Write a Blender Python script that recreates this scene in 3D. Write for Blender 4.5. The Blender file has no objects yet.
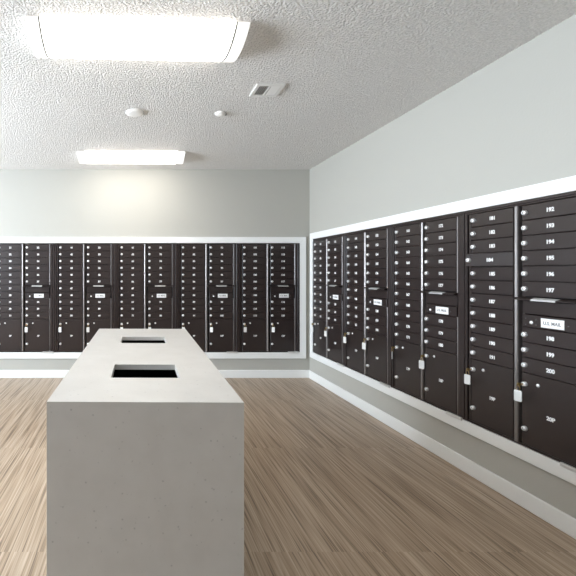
import bpy, bmesh, math, random
from mathutils import Vector, Matrix
random.seed(7)
PI = math.pi
sc = bpy.context.scene
COL = sc.collection

# ------------------------------------------------------------------ camera, world, light, exposure
EYE = 1.41
FPX = 409.0
cam_d = bpy.data.cameras.new('camera')
cam = bpy.data.objects.new('camera', cam_d)
COL.objects.link(cam)
cam.location = (0, 0, EYE)
cam.rotation_euler = (PI/2, 0, 0)
cam_d.sensor_width = 36.0
cam_d.lens = FPX/576*36.0
cam_d.shift_x = (288-134)/576
cam_d.shift_y = -(288-272)/576
cam_d.clip_start = 0.02
sc.camera = cam

sc.view_settings.view_transform = 'Standard'
sc.view_settings.look = 'None'
sc.view_settings.gamma = 1.0
sc.view_settings.use_curve_mapping = False
sc.view_settings.exposure = 0.64

W = bpy.data.worlds.new('world'); sc.world = W
W.use_nodes = True
bg = W.node_tree.nodes['Background']
bg.inputs[0].default_value = (0.86, 0.93, 1.0, 1)
bg.inputs[1].default_value = 0.5

def area(name, loc, rot, sx, sy, power, col):
    l = bpy.data.lights.new(name, 'AREA'); l.shape = 'RECTANGLE'
    l.size = sx; l.size_y = sy; l.energy = power; l.color = col
    o = bpy.data.objects.new(name, l); COL.objects.link(o)
    o.location = loc; o.rotation_euler = rot
    return o
# daylight coming through the windows of the left wall, then two added fill lamps
LEFT_X = -4.4
area('daylight_left', (LEFT_X-0.25, 2.4, 1.75), (0, -PI/2, 0), 1.7, 4.0, 350, (0.72, 0.86, 1.0))
area('ceiling_fill', (LEFT_X-0.9, 2.2, 0.75), (0, -PI/2-.6, 0), 1.6, 5.0, 320, (0.94, 0.95, 1.0))  # added lamp tilted upward to brighten the ceiling
area('fill_near', (LEFT_X-0.25, -1.6, 1.75), (0, -PI/2, 0), 1.7, 2.2, 3, (0.80, 0.90, 1.0))  # added weak fill for the near floor, right wall and ceiling
LENS_EMIT = 6.8

# ------------------------------------------------------------------ materials
def mat(name, col=(.8, .8, .8), rough=.5, metal=0.0, spec=.5, emit=None, es=0):
    m = bpy.data.materials.new(name); m.use_nodes = True
    b = m.node_tree.nodes['Principled BSDF']
    b.inputs['Base Color'].default_value = (*col, 1)
    b.inputs['Roughness'].default_value = rough
    b.inputs['Metallic'].default_value = metal
    b.inputs['Specular IOR Level'].default_value = spec
    if emit:
        b.inputs['Emission Color'].default_value = (*emit, 1)
        b.inputs['Emission Strength'].default_value = es
    return m
def N(m, t, **kw):
    n = m.node_tree.nodes.new(t)
    for k, v in kw.items(): setattr(n, k, v)
    return n
def L(m, a, b): m.node_tree.links.new(a, b)
def P(m): return m.node_tree.nodes['Principled BSDF']
def noise_bump(m, scale, strength, dist, detail=2.0, vary=0.0, col=None, ramp=None):
    tc = N(m, 'ShaderNodeTexCoord')
    nz = N(m, 'ShaderNodeTexNoise')
    nz.inputs['Scale'].default_value = scale; nz.inputs['Detail'].default_value = detail
    L(m, tc.outputs['Object'], nz.inputs['Vector'])
    src = nz.outputs['Fac']
    if ramp:
        r = N(m, 'ShaderNodeValToRGB')
        r.color_ramp.elements[0].position = ramp[0]; r.color_ramp.elements[1].position = ramp[1]
        L(m, src, r.inputs[0]); src = r.outputs[0]
    bp = N(m, 'ShaderNodeBump')
    bp.inputs['Strength'].default_value = strength; bp.inputs['Distance'].default_value = dist
    L(m, src, bp.inputs['Height']); L(m, bp.outputs['Normal'], P(m).inputs['Normal'])
    if vary:
        mx = N(m, 'ShaderNodeMix', data_type='RGBA')
        mx.inputs['A'].default_value = (*[c*(1-vary) for c in col], 1)
        mx.inputs['B'].default_value = (*col, 1)
        L(m, src, mx.inputs['Factor']); L(m, mx.outputs['Result'], P(m).inputs['Base Color'])
    return m

M_wall = noise_bump(mat('wall_paint', (.465, .452, .41), .7, spec=.3), 90, .15, .004)
M_rear_dark = noise_bump(mat('light_cutting_rear_wall', (.10, .095, .09), .7, spec=.3), 90, .15, .004)  # unseen rear wall, made dark to cut bounce light on the island front
M_ceil = noise_bump(mat('ceiling_texture', (.74, .73, .71), .9, spec=.2), 80, .85, .011, 3.0, .14, (.90, .875, .84), (.35, .65))
M_trim = mat('white_trim', (.86, .86, .84), .38)
M_paint = noise_bump(mat('bronze_powder_coat', (.023, .0145, .013), .34, spec=.55), 350, .10, .001)
M_rail = mat('satin_bronze_rail', (.27, .245, .235), .3, .7)
M_dark = mat('cabinet_interior', (.012, .010, .010), .6)
M_chrome = mat('chrome', (.92, .91, .90), .3, .45)
M_alu = mat('brushed_aluminium', (.72, .71, .69), .4, .6)
M_white = mat('white_print', (.85, .84, .82), .6)
M_tag = mat('tag_plastic', (.80, .79, .76), .45)
M_brass = mat('brass', (.62, .45, .2), .3, .9)
M_ink = mat('label_ink', (.12, .12, .13), .6)
M_plastic = mat('white_plastic', (.82, .81, .78), .45)
M_grey = mat('grey_slot', (.12, .12, .12), .6)
M_lens = mat('lamp_lens', (.9, .9, .9), .4, emit=(1.0, .945, .865), es=LENS_EMIT)
M_cap = mat('lamp_end_cap', (.88, .88, .86), .4, emit=(1.0, .975, .95), es=.45)
M_seam = mat('lamp_seam', (.16, .16, .16), .6)

def quartz():
    m = mat('speckled_quartz', (.70, .68, .65), .32, spec=.45)
    tc = N(m, 'ShaderNodeTexCoord')
    vo = N(m, 'ShaderNodeTexVoronoi'); vo.inputs['Scale'].default_value = 42
    nz = N(m, 'ShaderNodeTexNoise'); nz.inputs['Scale'].default_value = 9; nz.inputs['Detail'].default_value = 6
    n2 = N(m, 'ShaderNodeTexNoise'); n2.inputs['Scale'].default_value = 60; n2.inputs['Detail'].default_value = 2
    for n in (vo, nz, n2): L(m, tc.outputs['Object'], n.inputs['Vector'])
    r = N(m, 'ShaderNodeValToRGB')
    r.color_ramp.elements[0].position = .0; r.color_ramp.elements[0].color = (1, 1, 1, 1)
    r.color_ramp.elements[1].position = .22; r.color_ramp.elements[1].color = (0, 0, 0, 1)
    L(m, vo.outputs['Distance'], r.inputs[0])
    r2 = N(m, 'ShaderNodeValToRGB')
    r2.color_ramp.elements[0].position = .50; r2.color_ramp.elements[1].position = .60
    L(m, n2.outputs['Fac'], r2.inputs[0])
    mu = N(m, 'ShaderNodeMath', operation='MULTIPLY'); L(m, r.outputs[0], mu.inputs[0]); L(m, r2.outputs[0], mu.inputs[1])
    mu2 = N(m, 'ShaderNodeMath', operation='MULTIPLY'); mu2.inputs[1].default_value = .85; L(m, mu.outputs[0], mu2.inputs[0])
    m0 = N(m, 'ShaderNodeMix', data_type='RGBA')
    m0.inputs['A'].default_value = (.60, .57, .53, 1); m0.inputs['B'].default_value = (.71, .68, .645, 1)
    L(m, nz.outputs['Fac'], m0.inputs['Factor'])
    m1 = N(m, 'ShaderNodeMix', data_type='RGBA')
    m1.inputs['B'].default_value = (.33, .31, .29, 1)
    L(m, m0.outputs['Result'], m1.inputs['A']); L(m, mu2.outputs[0], m1.inputs['Factor'])
    L(m, m1.outputs['Result'], P(m).inputs['Base Color'])
    return m
M_quartz = quartz()

def floor_mat():
    m = mat('striated_vinyl_floor', (.3, .24, .19), .36, spec=.6)
    tc = N(m, 'ShaderNodeTexCoord')
    sx = N(m, 'ShaderNodeSeparateXYZ'); L(m, tc.outputs['Object'], sx.inputs[0])
    # planks: index across x, staggered along y
    def math_(op, a, b=None):
        n = N(m, 'ShaderNodeMath', operation=op)
        for i, v in enumerate((a, b)):
            if v is None: continue
            if isinstance(v, (int, float)): n.inputs[i].default_value = v
            else: L(m, v, n.inputs[i])
        return n.outputs[0]
    iy = math_('FLOOR', math_('ADD', math_('DIVIDE', sx.outputs['Y'], 1.22), .311))
    pid = math_('MULTIPLY', iy, .45)
    def stripes(fx, fy, detail, off):
        c = N(m, 'ShaderNodeCombineXYZ')
        L(m, math_('MULTIPLY', sx.outputs['X'], fx), c.inputs[0])
        L(m, math_('MULTIPLY', sx.outputs['Y'], fy), c.inputs[1])
        L(m, math_('ADD', pid, off), c.inputs[2])
        n = N(m, 'ShaderNodeTexNoise'); n.inputs['Scale'].default_value = 1; n.inputs['Detail'].default_value = detail
        L(m, c.outputs[0], n.inputs['Vector'])
        return n.outputs['Fac']
    a = stripes(150, 1.8, 2.0, 0)
    b = stripes(55, 1.3, 1.0, 31.0)
    v = math_('ADD', math_('MULTIPLY', a, .62), math_('MULTIPLY', b, .38))
    r = N(m, 'ShaderNodeValToRGB')
    e = r.color_ramp.elements
    e[0].position = .36; e[0].color = (.15, .104, .068, 1)
    e[1].position = .66; e[1].color = (.53, .418, .315, 1)
    k = r.color_ramp.elements.new(.47); k.color = (.355, .255, .170, 1)
    k = r.color_ramp.elements.new(.56); k.color = (.43, .328, .238, 1)
    L(m, v, r.inputs[0])
    L(m, r.outputs[0], P(m).inputs['Base Color'])
    bp = N(m, 'ShaderNodeBump'); bp.inputs['Strength'].default_value = .15; bp.inputs['Distance'].default_value = .002
    L(m, v, bp.inputs['Height']); L(m, bp.outputs['Normal'], P(m).inputs['Normal'])
    return m
M_floor = floor_mat()

def glass_mat():
    m = bpy.data.materials.new('window_glass'); m.use_nodes = True
    nt = m.node_tree; nt.nodes.clear()
    o = nt.nodes.new('ShaderNodeOutputMaterial'); mx = nt.nodes.new('ShaderNodeMixShader')
    t = nt.nodes.new('ShaderNodeBsdfTransparent'); g = nt.nodes.new('ShaderNodeBsdfGlossy')
    g.inputs['Roughness'].default_value = .02; mx.inputs[0].default_value = .06
    nt.links.new(t.outputs[0], mx.inputs[1]); nt.links.new(g.outputs[0], mx.inputs[2]); nt.links.new(mx.outputs[0], o.inputs[0])
    return m
M_glass = glass_mat()

# ------------------------------------------------------------------ mesh helpers
class MB:
    def __init__(s): s.v = []; s.f = []; s.smooth = set()
    def add(s, vs, fs, smooth=False):
        o = len(s.v); s.v += [tuple(p) for p in vs]
        for f in fs:
            if smooth: s.smooth.add(len(s.f))
            s.f.append([i+o for i in f])
        return s
    def box(s, x0, x1, y0, y1, z0, z1):
        v = [(x0,y0,z0),(x1,y0,z0),(x1,y1,z0),(x0,y1,z0),(x0,y0,z1),(x1,y0,z1),(x1,y1,z1),(x0,y1,z1)]
        return s.add(v, [(0,3,2,1),(4,5,6,7),(0,1,5,4),(1,2,6,5),(2,3,7,6),(3,0,4,7)])
    def plate(s, x0, x1, z0, z1, yf, yb, c):
        """slab facing -y with chamfered front edges"""
        v = [(x0+c,yf,z0+c),(x1-c,yf,z0+c),(x1-c,yf,z1-c),(x0+c,yf,z1-c),
             (x0,yf+c,z0),(x1,yf+c,z0),(x1,yf+c,z1),(x0,yf+c,z1),
             (x0,yb,z0),(x1,yb,z0),(x1,yb,z1),(x0,yb,z1)]
        f = [(0,1,2,3)]
        for i in range(4):
            j = (i+1) % 4
            f += [(4+i,4+j,j,i), (8+i,8+j,4+j,4+i)]
        f.append((11,10,9,8))
        return s.add(v, f)
    def lathe(s, c, axis, prof, n=20, cap=True):
        """prof: list of (radius, distance along axis)"""
        ax = Vector(axis).normalized()
        t = ax.orthogonal().normalized(); b = ax.cross(t)
        vs = []; fs = []
        for r, h in prof:
            for i in range(n):
                a = 2*PI*i/n
                vs.append(Vector(c)+ax*h+(t*math.cos(a)+b*math.sin(a))*r)
        for k in range(len(prof)-1):
            for i in range(n):
                j = (i+1) % n
                fs.append((k*n+i, k*n+j, (k+1)*n+j, (k+1)*n+i))
        s.add(vs, fs, True)
        if cap:
            s.add(vs[-n:], [tuple(range(n))]); s.add(vs[:n], [tuple(reversed(range(n)))])
        return s
    def torus(s, c, axis, R, r, n=20, m=8, squash=1.0):
        ax = Vector(axis).normalized(); up = Vector((0, 0, 1)); t = up.cross(ax).normalized()
        vs = []; fs = []
        for i in range(n):
            a = 2*PI*i/n; d = t*math.cos(a)*squash+up*math.sin(a)
            for k in range(m):
                q = 2*PI*k/m
                vs.append(Vector(c)+d*(R+r*math.cos(q))+ax*r*math.sin(q))
        for i in range(n):
            for k in range(m):
                fs.append((i*m+k, ((i+1)%n)*m+k, ((i+1)%n)*m+(k+1)%m, i*m+(k+1)%m))
        return s.add(vs, fs, True)
    def mesh(s, name, m):
        me = bpy.data.meshes.new(name)
        me.from_pydata(s.v, [], s.f)
        for i in s.smooth: me.polygons[i].use_smooth = True
        me.materials.append(m)
        bm = bmesh.new(); bm.from_mesh(me)
        bmesh.ops.recalc_face_normals(bm, faces=bm.faces); bm.to_mesh(me); bm.free()
        me.update()
        return me
def put(name, me, parent=None, loc=(0, 0, 0), rz=0.0):
    o = bpy.data.objects.new(name, me); COL.objects.link(o)
    o.parent = parent; o.location = loc; o.rotation_euler = (0, 0, rz)
    return o
def struct(name, mb, m):
    o = put(name, mb.mesh(name, m)); o['kind'] = 'structure'; return o
def thing(name, label, cat, loc, rz=0, group=None):
    o = put(name, None, None, loc, rz); tag(o, label, cat, group); return o
def tag(o, label, cat, group=None):
    o['label'] = label; o['category'] = cat
    if group: o['group'] = group
def bevel(o, w=.003, seg=2):
    b = o.modifiers.new('bevel', 'BEVEL'); b.width = w; b.segments = seg; b.limit_method = 'ANGLE'
    return o

_font = {}
def text_mesh(s, size, m, bold=.05, squeeze=1.0):
    """text lying in the xz plane, facing -y, centred on the origin"""
    key = (s, size)
    if key in _font: return _font[key]
    c = bpy.data.curves.new('t', 'FONT'); c.body = s; c.size = 1.0
    c.align_x = 'CENTER'; c.align_y = 'CENTER'; c.offset = bold; c.extrude = .02; c.resolution_u = 3
    o = bpy.data.objects.new('t', c)
    me = bpy.data.meshes.new_from_object(o)
    xs = [v.co.x for v in me.vertices]; ys = [v.co.y for v in me.vertices]
    cx = (min(xs)+max(xs))/2; cy = (min(ys)+max(ys))/2
    k = size/(max(ys)-min(ys))
    for v in me.vertices:
        x, y, z = v.co
        v.co = ((x-cx)*k*squeeze, -z*k, (y-cy)*k)
    me.materials.clear(); me.materials.append(m); me.name = 'number_label'
    bpy.data.objects.remove(o); bpy.data.curves.remove(c)
    _font[key] = me
    return me

# ------------------------------------------------------------------ room
RX, BY, H = 2.34, 5.45, EYE+1.368     # right wall x, back wall y, ceiling height
RY = -5.0                             # rear wall
T = .55                               # wall thickness at the mailbox recesses
PITCH, UH = .814, 1.452               # mailbox unit width and height
ZB = EYE-1.068                        # bottom of the units on the back wall
HEAD = .018                           # head filler above the units on the right wall
ZR = EYE-1.042                        # bottom of the units on the right wall
B_X1 = 2.203; B_X0 = B_X1-6*PITCH     # recess on the back wall
R_Y1 = 5.317; R_Y0 = R_Y1-4*PITCH     # recess on the right wall

struct('floor', MB().box(LEFT_X-.2, RX+T, RY-.2, BY+T, -.1, 0), M_floor)
struct('ceiling', MB().box(LEFT_X-.2, RX+T, RY-.2, BY+T, H, H+.1), M_ceil)
mb = MB()
mb.box(LEFT_X-.2, B_X0, BY, BY+T, 0, H); mb.box(B_X1, RX+T, BY, BY+T, 0, H)
mb.box(B_X0, B_X1, BY, BY+T, 0, ZB); mb.box(B_X0, B_X1, BY, BY+T, ZB+UH, H)
mb.box(B_X0, B_X1, BY+T-.05, BY+T, ZB, ZB+UH)
struct('wall_back', mb, M_wall)
mb = MB()
mb.box(RX, RX+T, R_Y1, BY, 0, H); mb.box(RX, RX+T, RY, R_Y0, 0, H)
mb.box(RX, RX+T, R_Y0, R_Y1, 0, ZR); mb.box(RX, RX+T, R_Y0, R_Y1, ZR+UH+HEAD, H)
mb.box(RX+T-.05, RX+T, R_Y0, R_Y1, ZR, ZR+UH+HEAD)
struct('wall_right', mb, M_wall)
# left wall with two wide windows, plus a near one added for extra light
wins = [(-2.7, -0.6), (0.4, 2.3), (2.5, 4.4)]; WZ0, WZ1 = .85, 2.6
mb = MB(); mb.box(LEFT_X-.2, LEFT_X, RY, BY, 0, WZ0); mb.box(LEFT_X-.2, LEFT_X, RY, BY, WZ1, H)
ys = [RY]+[v for w in wins for v in w]+[BY]
for i in range(0, len(ys), 2): mb.box(LEFT_X-.2, LEFT_X, ys[i], ys[i+1], WZ0, WZ1)
struct('wall_left', mb, M_wall)
for k, (a, b) in enumerate(wins):
    fr = MB(); x0, x1 = LEFT_X-.12, LEFT_X-.06
    fr.box(x0, x1, a, b, WZ0, WZ0+.06); fr.box(x0, x1, a, b, WZ1-.06, WZ1)
    fr.box(x0, x1, a, a+.06, WZ0+.06, WZ1-.06); fr.box(x0, x1, b-.06, b, WZ0+.06, WZ1-.06)
    mid = (a+b)/2; fr.box(x0, x1, mid-.025, mid+.025, WZ0+.06, WZ1-.06)
    w = struct('window_%d' % (k+1), fr, M_trim)
    put('pane', MB().box(LEFT_X-.094, LEFT_X-.088, a+.06, b-.06, WZ0+.06, WZ1-.06).mesh('pane', M_glass), w)
# rear wall with a glazed entrance door
mb = MB(); d0, d1, dz = -.75, 1.15, 2.15
mb.box(LEFT_X-.2, d0, RY-.2, RY, 0, H); mb.box(d1, RX+T, RY-.2, RY, 0, H); mb.box(d0, d1, RY-.2, RY, dz, H)
struct('wall_rear', mb, M_rear_dark)
fr = MB(); y0, y1 = RY-.13, RY-.07
for a, b in ((d0, .2), (.2, d1)):
    fr.box(a, b, y0, y1, 0, .2); fr.box(a, b, y0, y1, dz-.1, dz); fr.box(a, a+.08, y0, y1, .2, dz-.1); fr.box(b-.08, b, y0, y1, .2, dz-.1)
dr = struct('door_1', fr, M_trim)
g = MB()
for a, b in ((d0, .2), (.2, d1)): g.box(a+.08, b-.08, RY-.103, RY-.097, .2, dz-.1)
put('pane', g.mesh('pane', M_glass), dr)

# baseboards
def baseboard(name, x0, x1, y0, y1):
    bevel(struct(name, MB().box(x0, x1, y0, y1, 0, .105), M_trim), .006, 2)
baseboard('baseboard_back', LEFT_X, RX, BY-.016, BY)
baseboard('baseboard_right', RX-.016, RX, RY, BY-.016)
baseboard('baseboard_left', LEFT_X, LEFT_X+.016, RY, BY-.016)

# white casings around the mailbox recesses (facing -y, built flat, then placed)
def casing(name, x0, x1, z0, z1, w, t, loc, rz):
    mb = MB()
    O = [(x0-w, z0-w), (x1+w, z0-w), (x1+w, z1+w), (x0-w, z1+w)]
    I = [(x0, z0), (x1, z0), (x1, z1), (x0, z1)]
    for i in range(4):
        j = (i+1) % 4
        v = []
        for y in (-t, 0):
            for q in (O[i], O[j], I[j], I[i]): v.append((q[0], y, q[1]))
        mb.add(v, [(0,1,2,3), (7,6,5,4), (0,4,5,1), (1,5,6,2), (2,6,7,3), (3,7,4,0)])
    o = struct(name, mb, M_trim); o.location = loc; o.rotation_euler = (0, 0, rz)
    bevel(o, .003, 2)
casing('trim_1', B_X0, B_X1, ZB, ZB+UH, .082, .022, (0, BY, 0), 0)
casing('trim_2', 0, 4*PITCH, ZR, ZR+UH+HEAD, .080, .022, (RX, R_Y1, 0), -PI/2)

# ------------------------------------------------------------------ mailbox units
ROW = .0903
TOP = UH-.013                 # top of the first door row, from the unit's bottom
A0, A1 = .056, .368
C0, C1 = .425, .741
YF = -.016                    # door fronts
DG = .0035
def rows(i, n=1): return TOP-ROW*(i+n), TOP-ROW*i
# shared meshes
def body_mesh():
    mb = MB(); D = .42
    mb.box(0, PITCH, D-.01, D, 0, UH)
    for a, b in ((.002, .012), (.802, .812), (.385, .395), (.405, .415)): mb.box(a, b, .012, D-.01, 0.01, UH-.01)
    mb.box(.0, PITCH, .012, D-.01, 0, .01); mb.box(0, PITCH, .012, D-.01, UH-.01, UH)
    for i in range(1, 12):
        z = TOP-ROW*i; mb.box(.012, .385, .012, D-.01, z-.002, z+.002)
        if i != 7: mb.box(.415, .802, .012, D-.01, z-.002, z+.002)
    return mb.mesh('cabinet_body', M_dark)
def frame_mesh():
    mb = MB(); yf = -.010; c = .0025
    mb.plate(.001, .813, UH-.0115, UH-.001, yf-.006, .012, c)      # head
    mb.plate(.001, .813, .001, .014, yf-.004, .012, c)           # sill
    mb.plate(.001, .022, .014, UH-.0115, yf-.006, .012, c)
    mb.plate(.028, .047, .014, UH-.0115, yf, .012, c)
    mb.box(.022, .028, .006, .012, .014, UH-.0115)
    mb.plate(.754, .782, .014, UH-.0115, yf-.006, .012, c)
    mb.plate(.786, .813, .014, UH-.0115, yf-.010, .012, c)
    mb.box(.782, .786, .004, .012, .014, UH-.0115)
    mb.box(.404, .418, .008, .012, .014, UH-.0115)
    return mb.mesh('face_frame', M_paint)
def rail_mesh(x, w, z0, z1, y=-.008, dep=.014):
    mb = MB(); n = 8; vs = []; fs = []
    for z in (z0, z1):
        for i in range(n+1):
            a = PI*i/n
            vs.append((x-w/2*math.cos(a), y-dep*math.sin(a), z))
        vs.append((x+w/2, .012, z)); vs.append((x-w/2, .012, z))
    k = n+3
    for i in range(k):
        j = (i+1) % k; fs.append((i, j, k+j, k+i))
    fs.append(tuple(range(k))); fs.append(tuple(reversed(range(k, 2*k))))
    mb.add(vs, fs)
    me = mb.mesh('rail', M_rail)
    return me
ME_body = body_mesh(); ME_frame = frame_mesh()
ME_head = MB().plate(.0, PITCH, UH+.0005, UH+HEAD, -.012, .012, .003).mesh('head_filler', M_paint)
ME_mid = rail_mesh(.3865, .026, .014, UH-.0115)
ME_strip_a = rail_mesh(.7475, .010, rows(5)[0]-.004, UH-.0115, -.008, .008)
ME_strip_b = rail_mesh(.7475, .010, .014, rows(8)[1], -.008, .006)
# small door, local origin at its hinge (right edge, mid height)
DW = A1-A0; DH = ROW-DG; DW2 = C1-C0
def door_mesh(w, h): return MB().plate(-w, 0, -h/2, h/2, YF, -.002, .0022).mesh('mailbox_door', M_paint)
ME_dA = door_mesh(DW, DH); ME_dB = door_mesh(DW2, DH)
PH = rows(0)[1]-ROW*11-.016-DG       # parcel door height
ME_pA = door_mesh(DW, PH); ME_pB = door_mesh(DW2, PH)
def lock_mesh():
    mb = MB()
    mb.lathe((0, YF, 0), (0, -1, 0), [(.0150, 0), (.0150, .004), (.0142, .006), (.0134, .013), (.0115, .0148), (.004, .0152)], 18)
    me = mb.mesh('lock', M_chrome)
    me.materials.append(M_grey)
    mb2 = MB().box(-.0015, .0015, YF-.0158, YF-.0145, -.006, .006)
    bm = bmesh.new(); bm.from_mesh(me)
    o = len(bm.verts)
    vs = [bm.verts.new(v) for v in mb2.v]
    for f in mb2.f:
        nf = bm.faces.new([vs[i] for i in f]); nf.material_index = 1
    bm.to_mesh(me); bm.free()
    return me
ME_lock = lock_mesh()
ME_screw = MB().lathe((0, YF, 0), (0, -1, 0), [(.0105, 0), (.0105, .002), (.008, .005), (.003, .0055)], 14).mesh('screw', M_chrome)
ME_clip = MB().plate(.655, .80, -.010, .0115, -.031, -.0165, .003).mesh('bottom_clip', M_alu)
# outgoing mail slot: dark hood projecting above the opening, bright plate on top of it
def hood_mesh():
    mb = MB(); z1 = rows(6)[1]-.004; x0, x1 = C0-.028, C1+.014
    prof = [(-.002, z1), (YF-.012, z1-.002), (YF-.034, z1-.011), (YF-.034, z1-.016), (YF-.01, z1-.017), (-.002, z1-.020)]
    k = len(prof); vs = [(x0, y, z) for y, z in prof]+[(x1, y, z) for y, z in prof]
    fs = [(i, (i+1) % k, k+(i+1) % k, k+i) for i in range(k)]+[tuple(range(k)), tuple(reversed(range(k, 2*k)))]
    return mb.add(vs, fs).mesh('slot_hood', M_paint)
def hood_plate_mesh():
    z1 = rows(6)[1]-.004; a, b = C0+.085, C1-.085
    vs = []
    for dz in (.0003, .0022):
        vs += [(a, YF-.0125, z1-.0023+dz), (b, YF-.0125, z1-.0023+dz), (b-.006, YF-.0335, z1-.0108+dz), (a+.006, YF-.0335, z1-.0108+dz)]
    # vertical lip that hangs over the front
    mb = MB().add(vs, [(0,1,2,3), (7,6,5,4), (0,4,5,1), (1,5,6,2), (2,6,7,3), (3,7,4,0)])
    mb.box(a+.004, b-.004, YF-.0362, YF-.0342, z1-.018, z1-.0098)
    return mb.mesh('hood_plate', M_alu)
def slot_panel_mesh():
    z1 = rows(6)[1]-.026; z0 = rows(7)[1]-.016
    return MB().plate(C0, C1, z0+.004, z1, YF+.006, -.002, .002).mesh('slot_panel', M_paint)
def master_panel_mesh():
    z1 = rows(7)[1]-.016; z0 = rows(7)[0]-.002
    return MB().plate(C0, C1, z0+DG, z1, YF, -.002, .0022).mesh('master_panel', M_paint)
ME_hood, ME_hplate, ME_slot, ME_master = hood_mesh(), hood_plate_mesh(), slot_panel_mesh(), master_panel_mesh()
ZL = rows(7)[0]+.036
ME_card = MB().plate(C0+.115, C0+.242, ZL-.026, ZL+.026, YF-.002, YF, .0008).mesh('mail_label', M_white)
ME_rivet = MB().lathe((0, YF, 0), (0, -1, 0), [(.004, 0), (.004, .0015), (.002, .003)], 10).mesh('rivet', M_grey)
ME_mailtxt = text_mesh('U.S. MAIL', .019, M_ink, .01, .92)
SH = DG/2

def unit(n, loc, rz, label, ajar=None, tags=(1, 1), group='bronze mailbox units in the white framed recesses'):
    t = thing('mailbox_unit', label, 'mailboxes', loc, rz, group)
    put('cabinet_body', ME_body, t); put('face_frame', ME_frame, t)
    put('centre_rail', ME_mid, t); put('hinge_strip', ME_strip_a, t); put('hinge_strip', ME_strip_b, t)
    put('bottom_clip', ME_clip, t)
    if rz: put('head_filler', ME_head, t)
    first = 20*(n-1)+1
    k = 0
    for col in (0, 1):
        for r in (range(11) if col == 0 else [0, 1, 2, 3, 4, 5, 8, 9, 10]):
            z0, z1 = rows(r); w = (DW, DW2)[col]
            no = first+k; k += 1
            a = math.radians(7) if ajar == no else 0
            d = put('mailbox_door', (ME_dA, ME_dB)[col], t, ((A1, C1)[col], 0, (z0+z1)/2), a)
            put('lock', ME_lock, d, (-w+.021, 0, .0))
            put('number_label', text_mesh(str(no), .0250, M_white), d, (-w/2+.010, YF-.0004, -.002))
    for col in (0, 1):
        w = (DW, DW2)[col]; z1 = rows(11)[1]; zc = z1-SH-PH/2
        d = put('parcel_door', (ME_pA, ME_pB)[col], t, ((A1, C1)[col], 0, zc))
        up = z1-zc-.069
        put('lock', ME_lock, d, (-w+.021, 0, up)); put('screw', ME_screw, d, (-w+.098, 0, up+.012))
        put('lock', ME_lock, d, (-w+.021, 0, z1-zc-.332))
        put('number_label', text_mesh('%dP' % (2*n-1+col), .0245, M_white), d, (-w/2+.012, YF-.0004, z1-zc-.226))
    put('slot_hood', ME_hood, t); put('hood_plate', ME_hplate, t)['label'] = 'bright aluminium plate on the slot hood'
    put('slot_panel', ME_slot, t)
    mp = put('master_panel', ME_master, t)
    c = put('mail_label', ME_card, mp); c['label'] = 'white label reading U.S. MAIL'
    put('label_text', ME_mailtxt, mp, (C0+.1785, YF-.0022, ZL))
    put('screw', ME_screw, mp, (C0+.058, 0, ZL-.006))
    for dx, dz in ((.024, .018), (.024, -.018), (.086, .014), (.086, -.014), (.262, .0)): put('rivet', ME_rivet, mp, (C0+dx, 0, ZL+dz-.002))
    return t

def key_tag_proto():
    return (MB().box(-.0013, .0013, -.024, .002, -.004, .004).lathe((0, -.024, -.002), (1, 0, 0), [(.011, -.0015), (.011, .0015)], 16).mesh('key', M_brass),
            MB().torus((0, -.028, -.024), (0, 1, 0), .0165, .0014, 20, 6, .75).mesh('ring', M_brass),
            bevel_tag())
def bevel_tag():
    mb = MB(); w, h, c = .019, .066, .004; y0, y1 = -.0305, -.0255; zt = -.036
    pts = [(-w+c, zt), (w-c, zt), (w, zt-c), (w, zt-h+c), (w-c, zt-h), (-w+c, zt-h), (-w, zt-h+c), (-w, zt-c)]
    k = len(pts); vs = [(x, y0, z) for x, z in pts]+[(x, y1, z) for x, z in pts]
    mb.add(vs, [tuple(range(k)), tuple(reversed(range(k, 2*k)))]+[(i, k+i, k+(i+1) % k, (i+1) % k) for i in range(k)])
    return mb.mesh('tag', M_tag)
ME_key, ME_ring, ME_tagp = key_tag_proto()
def key_tag(uloc, urz, col, label, yaw):
    R = Matrix.Rotation(urz, 4, 'Z')
    lx = (A0, C0)[col]+.021
    p = Vector(uloc)+(R @ Vector((lx, YF-.0152, rows(11)[1]-.069)))
    t = thing('key_tag', label, 'key tag', p, urz, 'white key tags hanging from parcel locks')
    put('key', ME_key, t)['label'] = 'brass key'
    put('ring', ME_ring, t)
    o = put('tag', ME_tagp, t); 
    # turn the tag about the ring's vertical axis
    o.rotation_euler = (0, 0, yaw)
    px, py = 0, -.028
    o.location = (px-(px*math.cos(yaw)-py*math.sin(yaw)), py-(px*math.sin(yaw)+py*math.cos(yaw)), 0)
    return t

ordb = {1: 'left end of the row, out of view',
        2: 'leftmost, cut off by photo edge',
        3: 'second from left in view',
        4: 'right behind island middle',
        5: 'second from the room corner',
        6: 'rightmost, next to the corner'}
wordb = {2: 'leftmost unit', 3: 'second unit from left', 4: 'unit behind the island middle', 5: 'second unit from the corner', 6: 'unit beside the corner'}
for n in range(1, 7):
    loc = (B_X0+(n-1)*PITCH, BY, ZB)
    unit(n, loc, 0, 'dark bronze mailbox unit on back wall, '+ordb[n])
    if n == 1: continue
    for col in (0, 1):
        if n == 2 and col == 0: continue
        key_tag(loc, 0, col, 'white key tag on the %s parcel door, back wall %s' % (('left', 'right')[col], wordb[n]), random.uniform(-.5, .5))
ordr = {7: 'farthest, at the corner', 8: 'second from the room corner',
        9: 'third from the room corner', 10: 'nearest, door 184 ajar'}
wordr = {7: 'unit at the corner', 8: 'second unit from corner', 9: 'third unit from corner', 10: 'nearest unit, numbered %s'}
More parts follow.
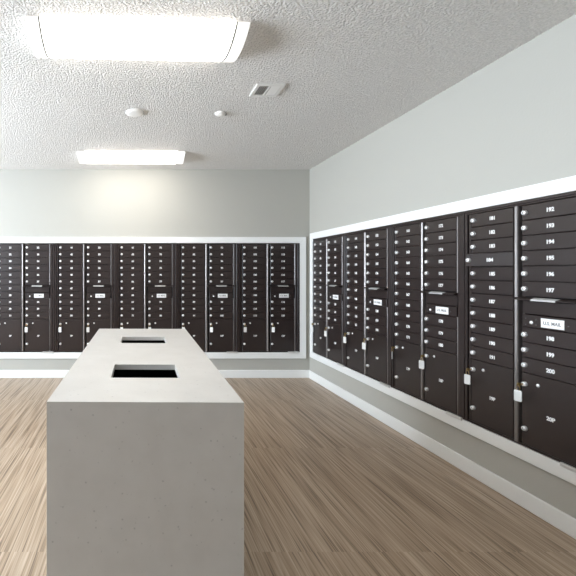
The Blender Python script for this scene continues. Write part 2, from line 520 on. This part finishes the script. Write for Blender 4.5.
for n in range(7, 11):
    loc = (RX, R_Y1-(n-7)*PITCH, ZR)
    unit(n, loc, -PI/2, 'dark bronze mailbox unit on right wall, '+ordr[n], ajar=184)
    for col in (0, 1):
        w_ = wordr[n]
        if n == 10: w_ = w_ % ('19P', '20P')[col]
        key_tag(loc, -PI/2, col, 'white key tag on the %s parcel door, right wall %s' % (('left', 'right')[col], w_), random.uniform(.25, .6) if not (n == 9 and col == 0) else -.7)

# ------------------------------------------------------------------ island
IW, IL, IH, TH = .743, 1.99, .92, .028
isl = thing('island', 'white speckled quartz waterfall island with two square openings, standing on the floor', 'island',
            (.0415, 1.54, 0), -math.radians(.83))
holes = [(.355, .628), (1.28, 1.56)]
hx0, hx1 = -.153, .166
mb = MB(); ysl = [0]+[v for h in holes for v in h]+[IL]
mb.box(-IW/2, hx0, 0, IL, IH-TH, IH); mb.box(hx1, IW/2, 0, IL, IH-TH, IH)
for i in range(0, len(ysl), 2): mb.box(hx0, hx1, ysl[i], ysl[i+1], IH-TH, IH)
me = mb.mesh('countertop', M_quartz)
bm = bmesh.new(); bm.from_mesh(me); bmesh.ops.remove_doubles(bm, verts=bm.verts, dist=1e-5)
bm.to_mesh(me); bm.free()
put('countertop', me, isl)
for y0, y1 in ((0, TH), (IL-TH, IL)):
    put('end_panel', MB().box(-IW/2, IW/2, y0, y1, 0, IH-TH).mesh('end_panel', M_quartz), isl)
for s in (-1, 1):
    xa, xb = sorted((s*(IW/2-.012), s*(IW/2-.032)))
    put('side_panel', MB().box(xa, xb, TH, IL-TH, 0, IH-TH).mesh('side_panel', M_quartz), isl)
put('cabinet_interior', MB().box(-IW/2+.034, IW/2-.034, TH+.002, IL-TH-.002, .02, .05)
    .box(-IW/2+.034, -IW/2+.044, TH+.002, IL-TH-.002, .05, IH-TH-.001).box(IW/2-.044, IW/2-.034, TH+.002, IL-TH-.002, .05, IH-TH-.001)
    .box(-IW/2+.044, IW/2-.044, TH+.002, TH+.012, .05, IH-TH-.001).box(-IW/2+.044, IW/2-.044, IL-TH-.012, IL-TH-.002, .05, IH-TH-.001)
    .box(-IW/2+.044, IW/2-.044, .98, .99, .05, IH-TH-.001)
    .mesh('cabinet_interior', M_dark), isl)

# ------------------------------------------------------------------ ceiling fixtures
def lamp(x, y, w, rz, label):
    """wraparound lamp: arched lens along x, caps at its ends, steel pan behind it"""
    t = thing('ceiling_lamp', label, 'ceiling light', (x, y, H), rz, 'wraparound ceiling lamps')
    hw, drop, cap = .200, .066, .068
    R = (hw*hw+drop*drop)/(2*drop); a1 = math.asin(hw/R); n = 18
    def arc(r_off=0.0):
        return [((R+r_off)*math.sin(-a1+2*a1*i/n), -((R+r_off)*math.cos(-a1+2*a1*i/n)-(R-drop))-.012) for i in range(n+1)]
    def shell(x0, x1, off, name, m):
        pr = arc(off)+[(hw, -.004), (-hw, -.004)]
        k = len(pr); vs = [(x0, a, b) for a, b in pr]+[(x1, a, b) for a, b in pr]
        mb = MB(); fs = [(i, (i+1) % k, k+(i+1) % k, k+i) for i in range(k)]
        mb.add(vs, fs); mb.add(vs[:k], [tuple(range(k))]); mb.add(vs[k:], [tuple(reversed(range(k)))])
        return put(name, mb.mesh(name, m), t)
    shell(-w/2+cap+.009, w/2-cap-.009, 0, 'lens', M_lens)
    for s in (-1, 1):
        a, b = sorted((s*w/2, s*(w/2-cap)))
        e = shell(a, b, .002, 'end_cap', M_cap)
        a, b = sorted((s*(w/2-cap), s*(w/2-cap-.009)))
        shell(a, b, .0025, 'seam', M_seam)
    put('pan', MB().box(-w/2-.012, w/2+.012, -.17, .17, -.016, 0).mesh('pan', M_plastic), t)
    return t
lamp(.018, 2.405, 1.215, math.radians(2.4), 'large glowing white wraparound lamp on the ceiling, nearest the camera')
lamp(-.033, 4.83, 1.22, math.radians(.4), 'smaller looking far wraparound lamp on the ceiling close to the back wall')


# smoke detector, sensor and vent
o = put('smoke_detector', MB().lathe((0, 0, 0), (0, 0, -1), [(.078, 0), (.078, .008), (.072, .015), (.055, .021), (.020, .023), (.006, .023)], 32).mesh('smoke_detector', M_plastic), None, (.008, 3.50, H))
tag(o, 'round flat white smoke detector on ceiling between the two lamps', 'smoke detector')
t = thing('motion_sensor', 'small white ceiling sensor with tiny dark tip, right of the round detector', 'sensor', (.745, 3.52, H))
put('housing', MB().lathe((0, 0, 0), (0, 0, -1), [(.048, 0), (.048, .008), (.042, .017), (.024, .024), (.006, .025)], 24).mesh('housing', M_plastic), t)
put('tip', MB().lathe((.038, 0, -.013), (1, 0, 0), [(.010, 0), (.010, .012), (.004, .014)], 12).mesh('tip', M_grey), t)['label'] = 'dark tip'
t = thing('air_vent', 'square white louvred air vent in the textured ceiling near right wall', 'vent', (.997, 3.07, H))
f = MB(); s = .103; q = .078
for x0, x1, y0, y1 in ((-s, s, -s, -q), (-s, s, q, s), (-s, -q, -q, q), (q, s, -q, q), (-.006, .006, -q, q)): f.box(x0, x1, y0, y1, -.010, 0)
put('frame', f.mesh('frame', M_plastic), t)
put('duct', MB().box(-q, q, -q, q, -.0015, 0).mesh('duct', M_dark), t)
sl = MB()
for sgn in (-1, 1):
    for i in range(5):
        x = sgn*(.014+i*.0145)
        dx = sgn*.010
        sl.add([(x, -q, -.002), (x, q, -.002), (x+dx, q, -.010), (x+dx, -q, -.010),
                (x+.0015, -q, -.002), (x+.0015, q, -.002), (x+dx+.0015, q, -.010), (x+dx+.0015, -q, -.010)],
               [(0,1,2,3), (7,6,5,4), (0,4,5,1), (1,5,6,2), (2,6,7,3), (3,7,4,0)])
put('louvres', sl.mesh('louvres', M_plastic), t)
